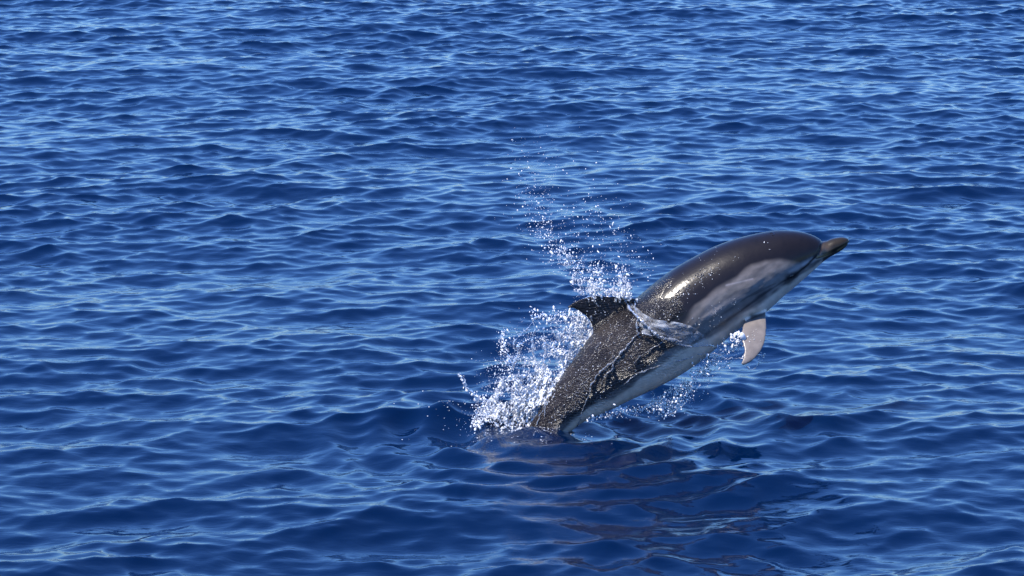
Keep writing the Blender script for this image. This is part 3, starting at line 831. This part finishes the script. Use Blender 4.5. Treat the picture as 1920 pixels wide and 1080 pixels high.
qq, wwl, rrl = [], [], []
for x, y in q:
    w = skin_w(x, y, 0.0006)
    if w is not None: qq.append((x, y)); wwl.append(w); rrl.append(0.0008 * math.exp(g_.normal() * 0.35))
qq = [p for p in qq]
keep = g_.random(len(qq)) < 0.45
qq = np.array(qq)[keep]; wwl = np.array(wwl)[keep]; rrl = np.array(rrl)[keep]
v, f = drops(qq, wwl, rrl)
add_stuff('skin_droplets', 'glinting beads of water on the wet back and flank', v, f, m_spray, 'water drops')

m_bead, nt, bs = new_mat('water_bead_on_skin')
bs.inputs['Base Color'].default_value = (0.035, 0.028, 0.025, 1)
bs.inputs['Roughness'].default_value = 0.24
bs.inputs['IOR'].default_value = 1.85
region = [(992, 808), (1030, 745), (1090, 660), (1112, 625), (1140, 612), (1180, 585), (1215, 548), (1290, 505), (1345, 495), (1330, 525), (1270, 580), (1215, 615), (1195, 640), (1240, 640), (1200, 690), (1120, 755), (1060, 800)]
reg = np.array(region, float)
cand = np.stack((g_.uniform(985, 1350, 26000), g_.uniform(490, 812, 26000)), 1)
sdv = poly_sd(cand, region)
sA = cand[:, 0] * 0.66 - cand[:, 1] * 0.75; sB = cand[:, 0] * 0.75 + cand[:, 1] * 0.66
dens = smoothstep(-2, 16, sdv) * np.clip(0.18 + 0.80 * n2(1, sA * 0.35, sB * 1.1), 0, 1)
dd_, _, _ = seg_dist(cand, [(1290, 640), (1230, 655), (1160, 705), (1090, 765)])
dens *= 1 - 0.8 * np.exp(-(dd_ / 17) ** 2)
dens *= 1 - 0.25 * smoothstep(1200, 1230, cand[:, 0])
cand = cand[g_.random(len(cand)) < dens]
print('beads', len(cand))
qq, wwl, rrl = [], [], []
for x, y in cand:
    w = skin_w(x, y, -0.0004)
    if w is not None: qq.append((x, y)); wwl.append(w); rrl.append(0.0015 * math.exp(g_.normal() * 0.35))
qq = np.array(qq); p = uv(qq[:, 0], qq[:, 1]); c3 = np.concatenate((p, np.array(wwl)[:, None]), 1)
ang_ = R(48) + g_.normal(size=len(c3)) * 0.35
dirs = np.stack((np.cos(ang_), np.sin(ang_), np.zeros(len(c3))), 1)
st = 1 + np.abs(g_.normal(size=len(c3))) * 1.1
base = IV2[None] * np.array(rrl)[:, None, None]
dt = (base * dirs[:, None]).sum(2)
base = base + dt[..., None] * dirs[:, None] * (st - 1)[:, None, None]
v = (base + c3[:, None]).reshape(-1, 3)
f = (IF2[None] + (np.arange(len(c3)) * len(IV2))[:, None, None]).reshape(-1, 3)
add_stuff('skin_beads', 'runoff water beading over the dark rear back and flank', v, f, m_bead, 'water drops')

# bubbles and flecks of foam lying on the sea round the body
n_f = 2600
a = g_.uniform(0, 2 * np.pi, n_f); rad = np.abs(g_.normal(size=n_f)) * 0.17 + 0.07
fx = ENTRY[0] - 0.10 + rad * np.cos(a) * 1.15; fy = ENTRY[1] + 0.02 + rad * np.sin(a) * 1.0
kf_ = (n2(0, fx * 260, fy * 260) + 0.8 * n2(1, fx * 700, fy * 700)) > 0.35 + 1.4 * smoothstep(0.10, 0.42, rad) - 0.6 * (fx < ENTRY[0]) + 0.5 * (fy < ENTRY[1] - 0.08)
fx, fy = fx[kf_], fy[kf_]
ddx, ddy, ddz = sea_disp(fx, fy)
cx = np.stack((fx + ddx, fy + ddy, ddz), 1)
rf = np.minimum(0.0010 * np.exp(g_.normal(size=len(cx)) * 0.5), 0.0024)
v = (IV[None] * rf[:, None, None] * np.array((1.5, 1.5, 0.6)) + cx[:, None]).reshape(-1, 3)
f = (IF[None] + (np.arange(len(cx)) * len(IV))[:, None, None]).reshape(-1, 3)
o = mesh_obj('sea_foam', v, f, m_spray)
o['kind'] = 'stuff'; o['label'] = 'flecks of white foam floating on the sea around the tail'; o['category'] = 'foam'
print('foam', len(cx), 'tris', sum(sum(len(p.vertices) - 2 for p in ob.data.polygons) for ob in scene.objects if ob.type == 'MESH' and ob.name != 'sea'))
